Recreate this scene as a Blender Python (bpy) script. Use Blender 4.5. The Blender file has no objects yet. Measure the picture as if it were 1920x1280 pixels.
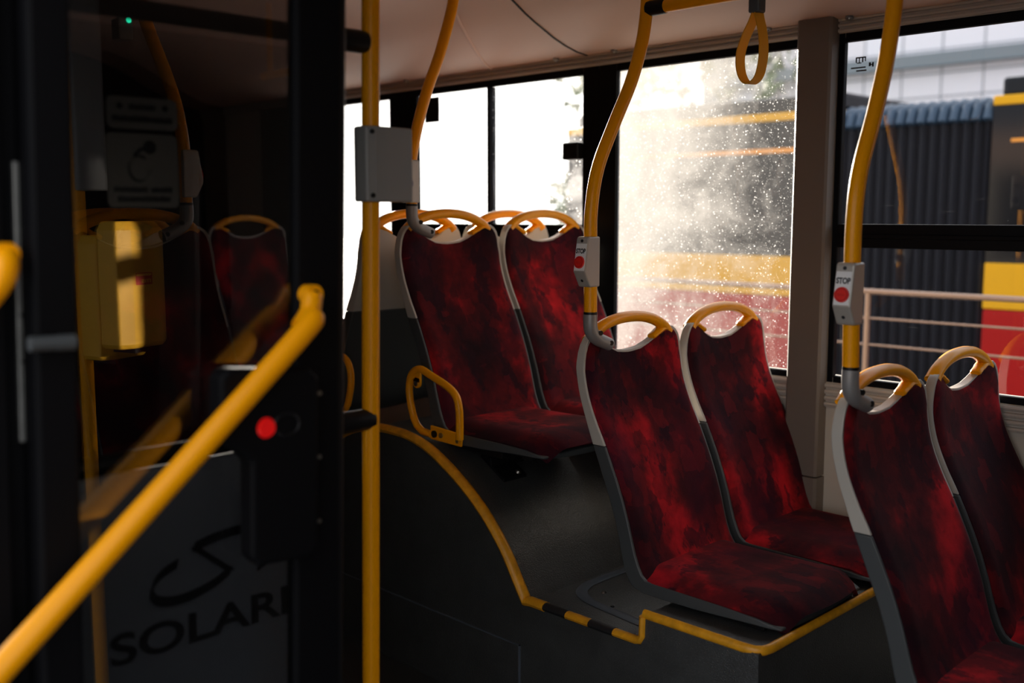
import bpy, bmesh, math, random
from mathutils import Vector, Matrix
random.seed(7)
SC = bpy.context.scene
COL = SC.collection
PI = math.pi

# ------------------------------------------------------------------ materials
def new_mat(name):
    m = bpy.data.materials.new(name); m.use_nodes = True
    nt = m.node_tree
    for n in list(nt.nodes): nt.nodes.remove(n)
    out = nt.nodes.new('ShaderNodeOutputMaterial')
    return m, nt, out

def N(nt, typ, **kw):
    n = nt.nodes.new('ShaderNode' + typ)
    for k, v in kw.items():
        if k in n.inputs.keys(): n.inputs[k].default_value = v
        else: setattr(n, k, v)
    return n

def ramp(nt, src, stops):
    r = nt.nodes.new('ShaderNodeValToRGB')
    els = r.color_ramp.elements
    while len(els) < len(stops): els.new(0.5)
    for e, (p, c) in zip(els, stops):
        e.position = p
        e.color = (c, c, c, 1) if isinstance(c, (int, float)) else (*c, 1)
    nt.links.new(src, r.inputs['Fac'])
    return r

def math_n(nt, op, a, b=None, clamp=False):
    n = nt.nodes.new('ShaderNodeMath'); n.operation = op; n.use_clamp = clamp
    for i, v in enumerate((a, b)):
        if v is None: continue
        if isinstance(v, (int, float)): n.inputs[i].default_value = v
        else: nt.links.new(v, n.inputs[i])
    return n.outputs[0]

def plain(name, col, rough=0.5, metal=0.0, spec=0.5, bump=0.0, bscale=200.0, var=0.0, vscale=6.0, coat=0.0, emit=None, estr=0.0, bdist=0.002):
    m, nt, out = new_mat(name)
    p = N(nt, 'BsdfPrincipled')
    p.inputs['Base Color'].default_value = (*col, 1)
    p.inputs['Roughness'].default_value = rough
    p.inputs['Metallic'].default_value = metal
    p.inputs['Specular IOR Level'].default_value = spec
    p.inputs['Coat Weight'].default_value = coat
    if emit:
        p.inputs['Emission Color'].default_value = (*emit, 1)
        p.inputs['Emission Strength'].default_value = estr
    tc = N(nt, 'TexCoord')
    if var:
        n = N(nt, 'TexNoise', Scale=vscale, Detail=5.0, Roughness=0.6)
        nt.links.new(tc.outputs['Object'], n.inputs['Vector'])
        r = ramp(nt, n.outputs['Fac'], [(0.3, tuple(c * (1 - var) for c in col)), (0.7, tuple(min(1, c * (1 + var)) for c in col))])
        nt.links.new(r.outputs['Color'], p.inputs['Base Color'])
    if bump:
        n = N(nt, 'TexNoise', Scale=bscale, Detail=2.0)
        nt.links.new(tc.outputs['Object'], n.inputs['Vector'])
        b = N(nt, 'Bump', Strength=bump, Distance=bdist)
        nt.links.new(n.outputs['Fac'], b.inputs['Height'])
        nt.links.new(b.outputs['Normal'], p.inputs['Normal'])
    nt.links.new(p.outputs[0], out.inputs[0])
    return m

def fabric_mat():
    m, nt, out = new_mat('patterned_red_plush')
    p = N(nt, 'BsdfPrincipled', Roughness=0.9)
    p.inputs['Specular IOR Level'].default_value = 0.15
    p.inputs['Sheen Weight'].default_value = 0.06
    p.inputs['Sheen Roughness'].default_value = 0.4
    p.inputs['Sheen Tint'].default_value = (0.9, 0.12, 0.14, 1)
    tc = N(nt, 'TexCoord'); oi = N(nt, 'ObjectInfo')
    off = N(nt, 'VectorMath', operation='SCALE'); off.inputs[0].default_value = (13.1, 7.7, 9.3)
    nt.links.new(oi.outputs['Random'], off.inputs['Scale'])
    add = N(nt, 'VectorMath', operation='ADD')
    nt.links.new(tc.outputs['Object'], add.inputs[0]); nt.links.new(off.outputs[0], add.inputs[1])
    def noise(scale, stretch, detail=3.0, dist=0.0, rough=0.55):
        mp = N(nt, 'Mapping'); mp.inputs['Scale'].default_value = stretch
        nt.links.new(add.outputs[0], mp.inputs['Vector'])
        n = N(nt, 'TexNoise', Scale=scale, Detail=detail, Distortion=dist, Roughness=rough)
        nt.links.new(mp.outputs[0], n.inputs['Vector'])
        return n.outputs['Fac']
    a = noise(4.4, (1, 1.0, 0.9), 5.0, 0.0, 0.58)
    base = ramp(nt, a, [(0.34, (0.010, 0.002, 0.005)), (0.46, (0.040, 0.003, 0.006)), (0.55, (0.095, 0.004, 0.007)), (0.70, (0.50, 0.008, 0.014))])
    # dark blocky silhouettes
    b = noise(7.5, (1, 1.2, 0.8), 4.0, 0.0, 0.62)
    bm_ = ramp(nt, b, [(0.55, 0.0), (0.585, 1.0)])
    mix1 = N(nt, 'MixRGB', blend_type='MIX')
    nt.links.new(math_n(nt, 'MULTIPLY', bm_.outputs['Color'], 0.72), mix1.inputs['Fac'])
    nt.links.new(base.outputs['Color'], mix1.inputs['Color1'])
    mix1.inputs['Color2'].default_value = (0.012, 0.003, 0.008, 1)
    # purple cast
    c = noise(3.0, (1, 1, 1), 2.0)
    cm = ramp(nt, c, [(0.52, 0.0), (0.7, 0.55)])
    mix2 = N(nt, 'MixRGB', blend_type='MIX')
    nt.links.new(cm.outputs['Color'], mix2.inputs['Fac'])
    nt.links.new(mix1.outputs['Color'], mix2.inputs['Color1'])
    mix2.inputs['Color2'].default_value = (0.034, 0.004, 0.016, 1)
    # woven city-like blocks: some cells brighter, some nearly black
    wob = N(nt, 'TexNoise', Scale=26.0, Detail=3.0); nt.links.new(add.outputs[0], wob.inputs['Vector'])
    wv = N(nt, 'VectorMath', operation='SCALE'); wv.inputs['Scale'].default_value = 0.035
    nt.links.new(wob.outputs['Color'], wv.inputs[0])
    av = N(nt, 'VectorMath', operation='ADD'); nt.links.new(add.outputs[0], av.inputs[0]); nt.links.new(wv.outputs[0], av.inputs[1])
    mp = N(nt, 'Mapping'); mp.inputs['Scale'].default_value = (0.6, 1.25, 0.85); nt.links.new(av.outputs[0], mp.inputs['Vector'])
    vo = N(nt, 'TexVoronoi', Scale=15.0, Randomness=0.9); vo.distance = 'CHEBYCHEV'
    nt.links.new(mp.outputs[0], vo.inputs['Vector'])
    sp = N(nt, 'SeparateColor'); nt.links.new(vo.outputs['Color'], sp.inputs[0])
    dk = ramp(nt, sp.outputs[0], [(0.72, 0.0), (0.80, 0.42)])
    mix4 = N(nt, 'MixRGB', blend_type='MIX'); nt.links.new(dk.outputs['Color'], mix4.inputs['Fac'])
    nt.links.new(mix2.outputs['Color'], mix4.inputs['Color1']); mix4.inputs['Color2'].default_value = (0.012, 0.003, 0.007, 1)
    br = ramp(nt, sp.outputs[1], [(0.74, 0.0), (0.84, 0.13)])
    mix3 = N(nt, 'MixRGB', blend_type='MIX'); nt.links.new(br.outputs['Color'], mix3.inputs['Fac'])
    nt.links.new(mix4.outputs['Color'], mix3.inputs['Color1']); mix3.inputs['Color2'].default_value = (0.34, 0.008, 0.012, 1)
    nt.links.new(mix3.outputs['Color'], p.inputs['Base Color'])
    f = N(nt, 'TexNoise', Scale=420.0, Detail=2.0)
    nt.links.new(tc.outputs['Object'], f.inputs['Vector'])
    bp = N(nt, 'Bump', Strength=0.35, Distance=0.002)
    nt.links.new(f.outputs['Fac'], bp.inputs['Height'])
    nt.links.new(bp.outputs['Normal'], p.inputs['Normal'])
    nt.links.new(p.outputs[0], out.inputs[0])
    return m

def fresnel(nt, ior):
    # same reflectance from both sides of a thin pane
    g = N(nt, 'NewGeometry'); f = N(nt, 'Fresnel')
    v = math_n(nt, 'ADD', math_n(nt, 'MULTIPLY', g.outputs['Backfacing'], 1.0 / ior - ior), ior)
    nt.links.new(v, f.inputs['IOR'])
    return f

def clear_glass(name, tint, refl=None, ior=1.45):
    m, nt, out = new_mat(name)
    t = N(nt, 'BsdfTransparent'); t.inputs['Color'].default_value = (*tint, 1)
    g = N(nt, 'BsdfGlossy', Roughness=0.0)
    mx = N(nt, 'MixShader')
    if refl is None:
        f = fresnel(nt, ior); nt.links.new(f.outputs[0], mx.inputs[0])
    else:
        f = fresnel(nt, ior)
        nt.links.new(math_n(nt, 'ADD', f.outputs[0], refl, True), mx.inputs[0])
    nt.links.new(t.outputs[0], mx.inputs[1]); nt.links.new(g.outputs[0], mx.inputs[2])
    nt.links.new(mx.outputs[0], out.inputs[0])
    return m

def fog_glass(name, tint, build_fac, white=(0.215, 0.21, 0.205)):
    """glass whose inner face carries condensation, drops and dirt (scattering film)"""
    m, nt, out = new_mat(name)
    t = N(nt, 'BsdfTransparent'); t.inputs['Color'].default_value = (*tint, 1)
    g = N(nt, 'BsdfGlossy', Roughness=0.0)
    f = fresnel(nt, 1.45)
    mx = N(nt, 'MixShader')
    nt.links.new(f.outputs[0], mx.inputs[0]); nt.links.new(t.outputs[0], mx.inputs[1]); nt.links.new(g.outputs[0], mx.inputs[2])
    tl = N(nt, 'BsdfTranslucent'); tl.inputs['Color'].default_value = (*white, 1)
    df = N(nt, 'BsdfDiffuse'); df.inputs['Color'].default_value = (*white, 1)
    sc = N(nt, 'MixShader'); sc.inputs[0].default_value = 0.15
    nt.links.new(tl.outputs[0], sc.inputs[1]); nt.links.new(df.outputs[0], sc.inputs[2])
    mx2 = N(nt, 'MixShader')
    tc = N(nt, 'TexCoord')
    fac = build_fac(nt, tc.outputs['Object'])
    drop = None
    if isinstance(fac, tuple): fac, drop = fac
    nt.links.new(fac, mx2.inputs[0])
    nt.links.new(mx.outputs[0], mx2.inputs[1]); nt.links.new(sc.outputs[0], mx2.inputs[2])
    last = mx2
    if drop is not None:                                  # water drops scatter far more light than the film
        td = N(nt, 'BsdfTranslucent'); td.inputs['Color'].default_value = (0.85, 0.85, 0.85, 1)
        last = N(nt, 'MixShader'); nt.links.new(drop, last.inputs[0])
        nt.links.new(mx2.outputs[0], last.inputs[1]); nt.links.new(td.outputs[0], last.inputs[2])
    nt.links.new(last.outputs[0], out.inputs[0])
    return m

def drops(nt, vec, scale, lo, hi, amount=1.0):
    v = N(nt, 'TexVoronoi', Scale=scale, Randomness=1.0); v.feature = 'F1'
    nt.links.new(vec, v.inputs['Vector'])
    r = ramp(nt, v.outputs['Distance'], [(lo, amount), (hi, 0.0)])
    n = N(nt, 'TexNoise', Scale=scale * 0.6, Detail=1.0)
    nt.links.new(vec, n.inputs['Vector'])
    k = ramp(nt, n.outputs['Fac'], [(0.47, 0.0), (0.53, 1.0)])
    return math_n(nt, 'MULTIPLY', r.outputs['Color'], k.outputs['Color'])

def fac_misty(nt, vec):
    # local coords of the pane: x along the bus 0..0.77, z up 0..1.0
    sep = N(nt, 'SeparateXYZ'); nt.links.new(vec, sep.inputs[0])
    x, z = sep.outputs['X'], sep.outputs['Z']
    n = N(nt, 'TexNoise', Scale=5.5, Detail=6.0, Roughness=0.68, Distortion=0.4); nt.links.new(vec, n.inputs['Vector'])
    nf = math_n(nt, 'MULTIPLY', math_n(nt, 'SUBTRACT', n.outputs['Fac'], 0.5), 1.25)
    gx = math_n(nt, 'MULTIPLY', math_n(nt, 'SUBTRACT', 0.50, x), 1.25)          # thicker on the left
    left = math_n(nt, 'MULTIPLY', math_n(nt, 'SUBTRACT', 0.62, x), 3.0, True)
    gz = math_n(nt, 'MULTIPLY', math_n(nt, 'MULTIPLY', math_n(nt, 'SUBTRACT', z, 0.42), 0.62), left)   # veil over the upper left
    s = math_n(nt, 'ADD', math_n(nt, 'ADD', gx, gz), math_n(nt, 'ADD', nf, 0.16))
    s = ramp(nt, s, [(0.0, 0.10), (0.25, 0.34), (0.50, 0.66), (0.95, 0.93)]).outputs['Color']
    d1 = drops(nt, vec, 95.0, 0.10, 0.22, 0.40)
    d2 = drops(nt, vec, 190.0, 0.12, 0.26, 0.22)
    d3 = drops(nt, vec, 42.0, 0.045, 0.09, 0.7)
    return s, math_n(nt, 'MAXIMUM', math_n(nt, 'MAXIMUM', d1, d2), d3)

def fac_hazy(nt, vec):
    n = N(nt, 'TexNoise', Scale=9.0, Detail=7.0, Roughness=0.7, Distortion=0.6); nt.links.new(vec, n.inputs['Vector'])
    s = ramp(nt, n.outputs['Fac'], [(0.40, 0.05), (0.62, 0.30)]).outputs['Color']
    return math_n(nt, 'MAXIMUM', s, drops(nt, vec, 70.0, 0.15, 0.3, 0.9))

def fac_dusty(nt, vec):
    d1 = drops(nt, vec, 60.0, 0.03, 0.07, 0.12)
    mp = N(nt, 'Mapping'); mp.inputs['Scale'].default_value = (3, 3, 60); mp.inputs['Rotation'].default_value = (0, 0.35, 0)
    nt.links.new(vec, mp.inputs['Vector'])
    n = N(nt, 'TexNoise', Scale=2.0, Detail=2.0); nt.links.new(mp.outputs[0], n.inputs['Vector'])
    sc = ramp(nt, n.outputs['Fac'], [(0.68, 0.002), (0.76, 0.018)]).outputs['Color']
    return math_n(nt, 'MAXIMUM', d1, sc)

def facade_mat():
    m, nt, out = new_mat('pale_facade_panels')
    p = N(nt, 'BsdfPrincipled', Roughness=0.6)
    tc = N(nt, 'TexCoord'); sep = N(nt, 'SeparateXYZ'); cmb = N(nt, 'CombineXYZ')
    nt.links.new(tc.outputs['Object'], sep.inputs[0])
    nt.links.new(sep.outputs['X'], cmb.inputs['X']); nt.links.new(sep.outputs['Z'], cmb.inputs['Y'])
    b = N(nt, 'TexBrick', offset=0.0, squash=1.0)
    b.inputs['Color1'].default_value = (0.80, 0.75, 0.77, 1); b.inputs['Color2'].default_value = (0.84, 0.81, 0.85, 1)
    b.inputs['Mortar'].default_value = (0.30, 0.30, 0.33, 1)
    b.inputs['Scale'].default_value = 1.0; b.inputs['Mortar Size'].default_value = 0.018
    b.inputs['Brick Width'].default_value = 0.78; b.inputs['Row Height'].default_value = 0.44
    nt.links.new(cmb.outputs[0], b.inputs['Vector'])
    nt.links.new(b.outputs['Color'], p.inputs['Base Color'])
    nt.links.new(p.outputs[0], out.inputs[0])
    return m

M = {}
M['yellow'] = plain('yellow_powder_coat', (0.86, 0.335, 0.0), 0.30, spec=0.25, bump=0.05, bscale=60)
M['yellow_trim'] = plain('yellow_rubber_edge', (0.66, 0.29, 0.008), 0.45, var=0.25, vscale=30)
M['black_trim'] = plain('black_rubber_edge', (0.010, 0.010, 0.012), 0.5)
M['plush'] = fabric_mat()
M['shell'] = plain('light_grey_shell', (0.44, 0.41, 0.365), 0.45, bump=0.12, bscale=500)
M['shell_dark'] = plain('dark_grey_shell', (0.05, 0.055, 0.058), 0.5, bump=0.12, bscale=500)
M['joint'] = plain('grey_cast_joint', (0.24, 0.23, 0.225), 0.38, metal=0.2)
M['black'] = plain('matt_black', (0.0022, 0.0022, 0.003), 0.6, spec=0.10)
M['gasket'] = plain('window_gasket', (0.003, 0.0035, 0.005), 0.5, spec=0.12)
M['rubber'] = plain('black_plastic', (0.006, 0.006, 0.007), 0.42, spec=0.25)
M['steel'] = plain('screw_steel', (0.45, 0.43, 0.40), 0.3, metal=1.0)
M['alu'] = plain('brushed_metal', (0.20, 0.20, 0.19), 0.42, metal=0.7, var=0.12, vscale=40)
M['wall'] = plain('beige_wall_panel', (0.50, 0.45, 0.38), 0.6, bump=0.15, bscale=300)
M['wall_dark'] = plain('dark_lining', (0.022, 0.022, 0.025), 0.7, spec=0.2)
M['ceil'] = plain('cream_ceiling_panel', (0.62, 0.43, 0.345), 0.48, spec=0.35)  # pinkish bounce from the red seats is put into this colour
M['seam'] = plain('dark_seam', (0.01, 0.01, 0.01), 0.7)
M['rail_trim'] = plain('ribbed_grey_trim', (0.46, 0.42, 0.37), 0.4)
M['pillar'] = plain('taupe_pillar', (0.15, 0.125, 0.105), 0.55, bump=0.1, bscale=300)
M['vinyl'] = plain('dark_speckled_vinyl', (0.042, 0.043, 0.043), 0.30, spec=0.85, bump=0.75, bscale=320, var=0.25, vscale=14, bdist=0.0025)
M['tape'] = plain('grey_sealing_band', (0.085, 0.10, 0.125), 0.4)
M['box_grey'] = plain('light_grey_housing', (0.25, 0.25, 0.245), 0.4)
M['box_warm'] = plain('silver_grey_housing', (0.42, 0.39, 0.35), 0.38, metal=0.2)
M['white'] = plain('white_label', (0.78, 0.78, 0.78), 0.45)
M['ink'] = plain('black_ink', (0.012, 0.012, 0.014), 0.6)
M['red'] = plain('red_button', (0.72, 0.022, 0.016), 0.3, coat=0.3)
M['red_dark'] = plain('red_button_mark', (0.42, 0.012, 0.01), 0.4)
M['blue'] = plain('blue_button', (0.02, 0.035, 0.14), 0.35)
M['strap'] = plain('yellow_strap', (0.72, 0.32, 0.012), 0.5)
M['partition'] = plain('grey_partition_panel', (0.24, 0.265, 0.29), 0.55, spec=0.2)
M['logo'] = plain('charcoal_lettering', (0.008, 0.008, 0.010), 0.6)
M['sign'] = plain('faded_sign_face', (0.20, 0.19, 0.165), 0.6)
M['validator'] = plain('yellow_validator_case', (0.80, 0.42, 0.03), 0.38)
M['validator_red'] = plain('red_logo_print', (0.55, 0.03, 0.02), 0.5)
M['green_led'] = plain('green_led', (0.0, 0.3, 0.15), 0.4, emit=(0.02, 1.0, 0.5), estr=1.6)
M['red_led'] = plain('red_lamp_lens', (0.70, 0.008, 0.008), 0.22, coat=0.5, emit=(1.0, 0.01, 0.01), estr=0.10)
M['door_glass'] = clear_glass('tinted_door_glass', (0.56, 0.56, 0.57), 0.06)
M['part_glass'] = clear_glass('partition_glass', (0.86, 0.86, 0.86), 0.0)
M['clear'] = clear_glass('window_glass_outer', (0.96, 0.97, 0.97), -0.03)
M['misty'] = fog_glass('misted_window_glass', (0.96, 0.96, 0.97), fac_misty)
M['hazy'] = fog_glass('hazy_window_glass', (0.96, 0.97, 0.97), fac_hazy, (0.6, 0.6, 0.61))
M['dusty'] = fog_glass('dusty_window_glass', (0.93, 0.94, 0.96), fac_dusty)
M['facade'] = facade_mat()
M['beam'] = plain('grey_beam', (0.20, 0.23, 0.25), 0.6)
M['asphalt'] = plain('asphalt', (0.16, 0.16, 0.165), 0.85, var=0.2, vscale=1.5)
M['bus_red'] = plain('bus_red_paint', (0.34, 0.006, 0.006), 0.4, spec=0.12)
M['bus_yellow'] = plain('bus_yellow_paint', (0.66, 0.34, 0.008), 0.4, spec=0.15)
M['bus_glass'] = plain('bus_dark_glass', (0.006, 0.0065, 0.009), 0.12, spec=0.18)
M['bellows'] = plain('bellows_rubber', (0.016, 0.017, 0.024), 0.35, spec=0.5)
M['bellows_top'] = plain('bellows_cover_sky_tint', (0.018, 0.045, 0.085), 0.45)  # blue is the sky's reflection, put into the cover's colour
M['orange'] = plain('orange_lamp_bar', (0.75, 0.28, 0.02), 0.4)
M['galv'] = plain('galvanised_rail', (0.27, 0.175, 0.125), 0.35, metal=0.5)
M['leaf'] = plain('tree_leaf', (0.10, 0.14, 0.06), 0.8, var=0.4, vscale=3)
M['bark'] = plain('tree_bark', (0.10, 0.08, 0.06), 0.9)
M['concrete'] = plain('concrete', (0.42, 0.40, 0.38), 0.8)

# ------------------------------------------------------------------ mesh builder
class MB:
    def __init__(self): self.v = []; self.f = []; self.mi = []
    def add(self, vs, fs, mi=0):
        o = len(self.v); self.v += [tuple(p) for p in vs]
        self.f += [tuple(i + o for i in f) for f in fs]; self.mi += [mi] * len(fs)
        return self
    def box(self, x0, x1, y0, y1, z0, z1, mi=0):
        vs = [(x, y, z) for z in (z0, z1) for y in (y0, y1) for x in (x0, x1)]
        return self.add(vs, [(0, 2, 3, 1), (4, 5, 7, 6), (0, 1, 5, 4), (2, 6, 7, 3), (0, 4, 6, 2), (1, 3, 7, 5)], mi)
    def prism(self, poly, axis, a, b, mi=0):
        """poly of 2-D points extruded along axis ('x': (y,z) points, 'y': (x,z), 'z': (x,y))"""
        def P(p, t):
            return (t, p[0], p[1]) if axis == 'x' else ((p[0], t, p[1]) if axis == 'y' else (p[0], p[1], t))
        n = len(poly)
        vs = [P(p, a) for p in poly] + [P(p, b) for p in poly]
        fs = [tuple(range(n)), tuple(range(2 * n - 1, n - 1, -1))]
        fs += [(i, i + n, (i + 1) % n + n, (i + 1) % n) for i in range(n)]
        return self.add(vs, fs, mi)
    def tube(self, pts, r, n=16, r2=None, up=(1, 0, 0), cap=True, mi=0):
        """round (or oval, r along `up`, r2 across) tube swept along pts; r may be a list"""
        pts = [Vector(p) for p in pts]; k = len(pts)
        rs = r if isinstance(r, (list, tuple)) else [r] * k
        vs = []; fs = []
        ref = Vector(up)
        for i, p in enumerate(pts):
            t = (pts[min(i + 1, k - 1)] - pts[max(i - 1, 0)]).normalized()
            u = ref - t * ref.dot(t)
            if u.length < 1e-4: u = Vector((0, 1, 0)) - t * t.y
            u.normalize(); w = t.cross(u)
            ra = rs[i]; rb = ra if r2 is None else ra * r2
            for j in range(n):
                a = 2 * PI * j / n
                vs.append(p + u * (ra * math.cos(a)) + w * (rb * math.sin(a)))
        for i in range(k - 1):
            for j in range(n):
                fs.append((i * n + j, i * n + (j + 1) % n, (i + 1) * n + (j + 1) % n, (i + 1) * n + j))
        if cap:
            fs.append(tuple(range(n - 1, -1, -1))); fs.append(tuple((k - 1) * n + j for j in range(n)))
        return self.add(vs, fs, mi)
    def disc(self, c, axis, r, h, n=24, r_top=None, mi=0):
        c = Vector(c); a = Vector(axis).normalized()
        return self.tube([c, c + a * h], [r, r if r_top is None else r_top], n, up=(0.3, 0.5, 0.81), mi=mi)
    def ribbon(self, pts, half, thick, wdir):
        """flat band along pts, half width along wdir"""
        pts = [Vector(p) for p in pts]; k = len(pts); wd = Vector(wdir).normalized(); vs = []; fs = []
        for i, p in enumerate(pts):
            t = (pts[min(i + 1, k - 1)] - pts[max(i - 1, 0)]).normalized(); nn = t.cross(wd).normalized()
            for a, b in ((-1, -1), (1, -1), (1, 1), (-1, 1)):
                vs.append(p + wd * (half * a) + nn * (thick * 0.5 * b))
        for i in range(k - 1):
            for j in range(4): fs.append((i * 4 + j, i * 4 + (j + 1) % 4, i * 4 + 4 + (j + 1) % 4, i * 4 + 4 + j))
        fs.append((3, 2, 1, 0)); fs.append(tuple((k - 1) * 4 + j for j in range(4)))
        return self.add(vs, fs)
    def solid(self, A, B):
        """closed solid between two grids of points A[i][j] and B[i][j]"""
        m, n = len(A), len(A[0]); vs = [p for row in A for p in row] + [p for row in B for p in row]; o = m * n; fs = []
        for i in range(m - 1):
            for j in range(n - 1):
                q = (i * n + j, i * n + j + 1, (i + 1) * n + j + 1, (i + 1) * n + j)
                fs.append(q); fs.append(tuple(o + k for k in reversed(q)))
        edge = [(0, j) for j in range(n)] + [(i, n - 1) for i in range(1, m)] + [(m - 1, j) for j in range(n - 2, -1, -1)] + [(i, 0) for i in range(m - 2, 0, -1)]
        idx = [i * n + j for i, j in edge]
        for a, b in zip(idx, idx[1:] + idx[:1]): fs.append((b, a, o + a, o + b))
        return self.add(vs, fs)

ORG = {}
def build(name, mb, mat, parent=None, smooth=40, bevel=0.0, segs=2, origin=None):
    org = Vector(ORG.get(parent.name, (0, 0, 0))) if parent else Vector(origin or (0, 0, 0))
    me = bpy.data.meshes.new(name)
    me.from_pydata([tuple(Vector(p) - org) for p in mb.v], [], mb.f)
    mats = mat if isinstance(mat, (list, tuple)) else [mat]
    for m in mats: me.materials.append(m)
    if len(mats) > 1: me.polygons.foreach_set('material_index', mb.mi)
    bm = bmesh.new(); bm.from_mesh(me); bmesh.ops.recalc_face_normals(bm, faces=bm.faces); bm.to_mesh(me); bm.free()
    if smooth:
        me.shade_smooth(); me.set_sharp_from_angle(angle=math.radians(smooth))
    o = bpy.data.objects.new(name, me); COL.objects.link(o)
    if parent: o.parent = parent
    else: o.location = org
    ORG[o.name] = tuple(org)
    if bevel:
        b = o.modifiers.new('bevel', 'BEVEL'); b.width = bevel; b.segments = segs; b.limit_method = 'ANGLE'; b.angle_limit = math.radians(38)
        b.harden_normals = False
    return o

def thing(name, loc, label, cat, group=None):
    o = bpy.data.objects.new(name, None); COL.objects.link(o); o.location = loc; o.empty_display_size = 0.05
    ORG[o.name] = tuple(loc)
    return tag(o, label, cat, group)

def tag(o, label=None, cat=None, group=None, kind=None):
    if label: o['label'] = label
    if cat: o['category'] = cat
    if group: o['group'] = group
    if kind: o['kind'] = kind
    return o

def struct(o, label=None, cat=None): return tag(o, label, cat, None, 'structure')

def copy_tree(o, parent=None):
    c = o.copy(); COL.objects.link(c)
    c.parent = parent
    for ch in list(o.children): copy_tree(ch, c)
    return c

def text_mb(s, size, origin, xdir, ydir, depth=0.0008, bold=0.0, align='LEFT', xs=1.0):
    cu = bpy.data.curves.new('lettering', 'FONT'); cu.body = s; cu.size = size; cu.extrude = depth; cu.offset = bold; cu.align_x = align
    ob = bpy.data.objects.new('lettering', cu); COL.objects.link(ob)
    bpy.context.view_layer.update()
    dg = bpy.context.evaluated_depsgraph_get()
    me = bpy.data.meshes.new_from_object(ob.evaluated_get(dg))
    X, Y = Vector(xdir).normalized(), Vector(ydir).normalized(); Z = X.cross(Y); O = Vector(origin)
    mb = MB()
    mb.add([O + X * (v.co.x * xs) + Y * v.co.y + Z * v.co.z for v in me.vertices], [tuple(p.vertices) for p in me.polygons])
    bpy.data.objects.remove(ob); bpy.data.curves.remove(cu); bpy.data.meshes.remove(me)
    return mb

def lerp_tab(tab, z):
    if z <= tab[0][0]: return tab[0][1]
    for i in range(len(tab) - 1):
        (a, va), (b, vb) = tab[i], tab[i + 1]
        if z <= b:
            # catmull-rom
            p0 = tab[max(i - 1, 0)]; p3 = tab[min(i + 2, len(tab) - 1)]
            t = (z - a) / (b - a)
            m1 = (vb - p0[1]) / max(b - p0[0], 1e-6) * (b - a); m2 = (p3[1] - va) / max(p3[0] - a, 1e-6) * (b - a)
            return (2*t**3 - 3*t*t + 1) * va + (t**3 - 2*t*t + t) * m1 + (-2*t**3 + 3*t*t) * vb + (t**3 - t*t) * m2
    return tab[-1][1]

def smooth_path(pts, n=6):
    pts = [Vector(p) for p in pts]; out = []
    for i in range(len(pts) - 1):
        p0, p1, p2, p3 = pts[max(i - 1, 0)], pts[i], pts[i + 1], pts[min(i + 2, len(pts) - 1)]
        for k in range(n):
            t = k / n
            out.append(0.5 * ((2 * p1) + (p2 - p0) * t + (2*p0 - 5*p1 + 4*p2 - p3) * t*t + (3*p1 - p0 - 3*p2 + p3) * t**3))
    out.append(pts[-1]); return out

# ------------------------------------------------------------------ the setting
X0, X1 = -5.4, 2.4            # rear and front end of the cabin
YR, YL = 0.50, 2.95           # door side, window side

fl = MB().box(X0, X1, YR, YL, -0.06, 0.0)
struct(build('floor', fl, M['vinyl'], bevel=0))

cp = [(2.95, 1.978), (2.88, 1.986), (2.818, 2.001), (2.76, 2.020), (2.707, 2.043), (2.66, 2.063), (2.614, 2.085), (2.549, 2.122), (2.45, 2.168), (2.33, 2.205), (2.18, 2.235), (2.0, 2.252), (1.725, 2.258)]
cp = cp + [(2 * 1.725 - y, z) for y, z in cp[-2::-1]]
ce = MB().prism([(3.01, 1.978)] + cp + [(0.44, 1.978), (0.44, 2.40), (3.01, 2.40)], 'x', X0, X1)
struct(build('ceiling', ce, M['ceil'], smooth=30))
# dark joint between two ceiling panels
sm = MB().ribbon([(-2.549, y, z - 0.001) for y, z in cp], 0.0035, 0.004, (1, 0, 0))
struct(build('trim_1', sm, M['seam'], smooth=0))
# raised rib moulded into the ceiling panel
rb = MB().tube([(-3.05 + 0.55 * (2.93 - y), y, z - 0.001) for y, z in cp[:9]], 0.008, 8, up=(1, 0, 0), r2=0.5)
struct(build('trim_6', rb, M['ceil']))
# panel edge moulding
w = MB()
w.box(X0, X1, YL, YL + 0.06, 0.0, 0.9)
w.box(-0.10, X1, YL, YL + 0.06, 0.9, 2.0)  # left solid out of view, without windows, to cut bounced sunlight
w.box(X0, -4.80, YL, YL + 0.06, 0.9, 2.0)
w.box(-4.80, -0.10, YL, YL + 0.06, 1.925, 2.0)
struct(build('wall_left', w, M['wall'], smooth=0))
w = MB()
w.box(X0, -1.46, YR - 0.06, YR, 0.0, 2.0)
w.box(-1.46, 0.12, YR - 0.06, YR, 1.96, 2.05)
w.box(0.12, X1, YR - 0.06, YR, 0.0, 2.0)  # jamb moved in out of view, narrowing the doorway to dim the seats
struct(build('wall_right', w, M['wall_dark'], smooth=0))
struct(build('trim_5', MB().prism([(0.50, 1.90), (0.80, 1.96), (1.02, 2.10), (1.06, 2.24), (0.50, 2.24)], 'x', X0, -1.70), M['wall_dark'], smooth=30))  # added dark duct that darkens the ceiling seen through the door glass
struct(build('wall_rear', MB().box(X0 - 0.06, X0, YR - 0.06, YL + 0.06, 0, 2.4), M['wall_dark'], smooth=0))
struct(build('wall_front', MB().box(X1, X1 + 0.06, YR - 0.06, YL + 0.06, 0, 2.4), M['wall_dark'], smooth=0))  # unseen dark end wall, put here to keep the door glass reflection dark

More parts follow.
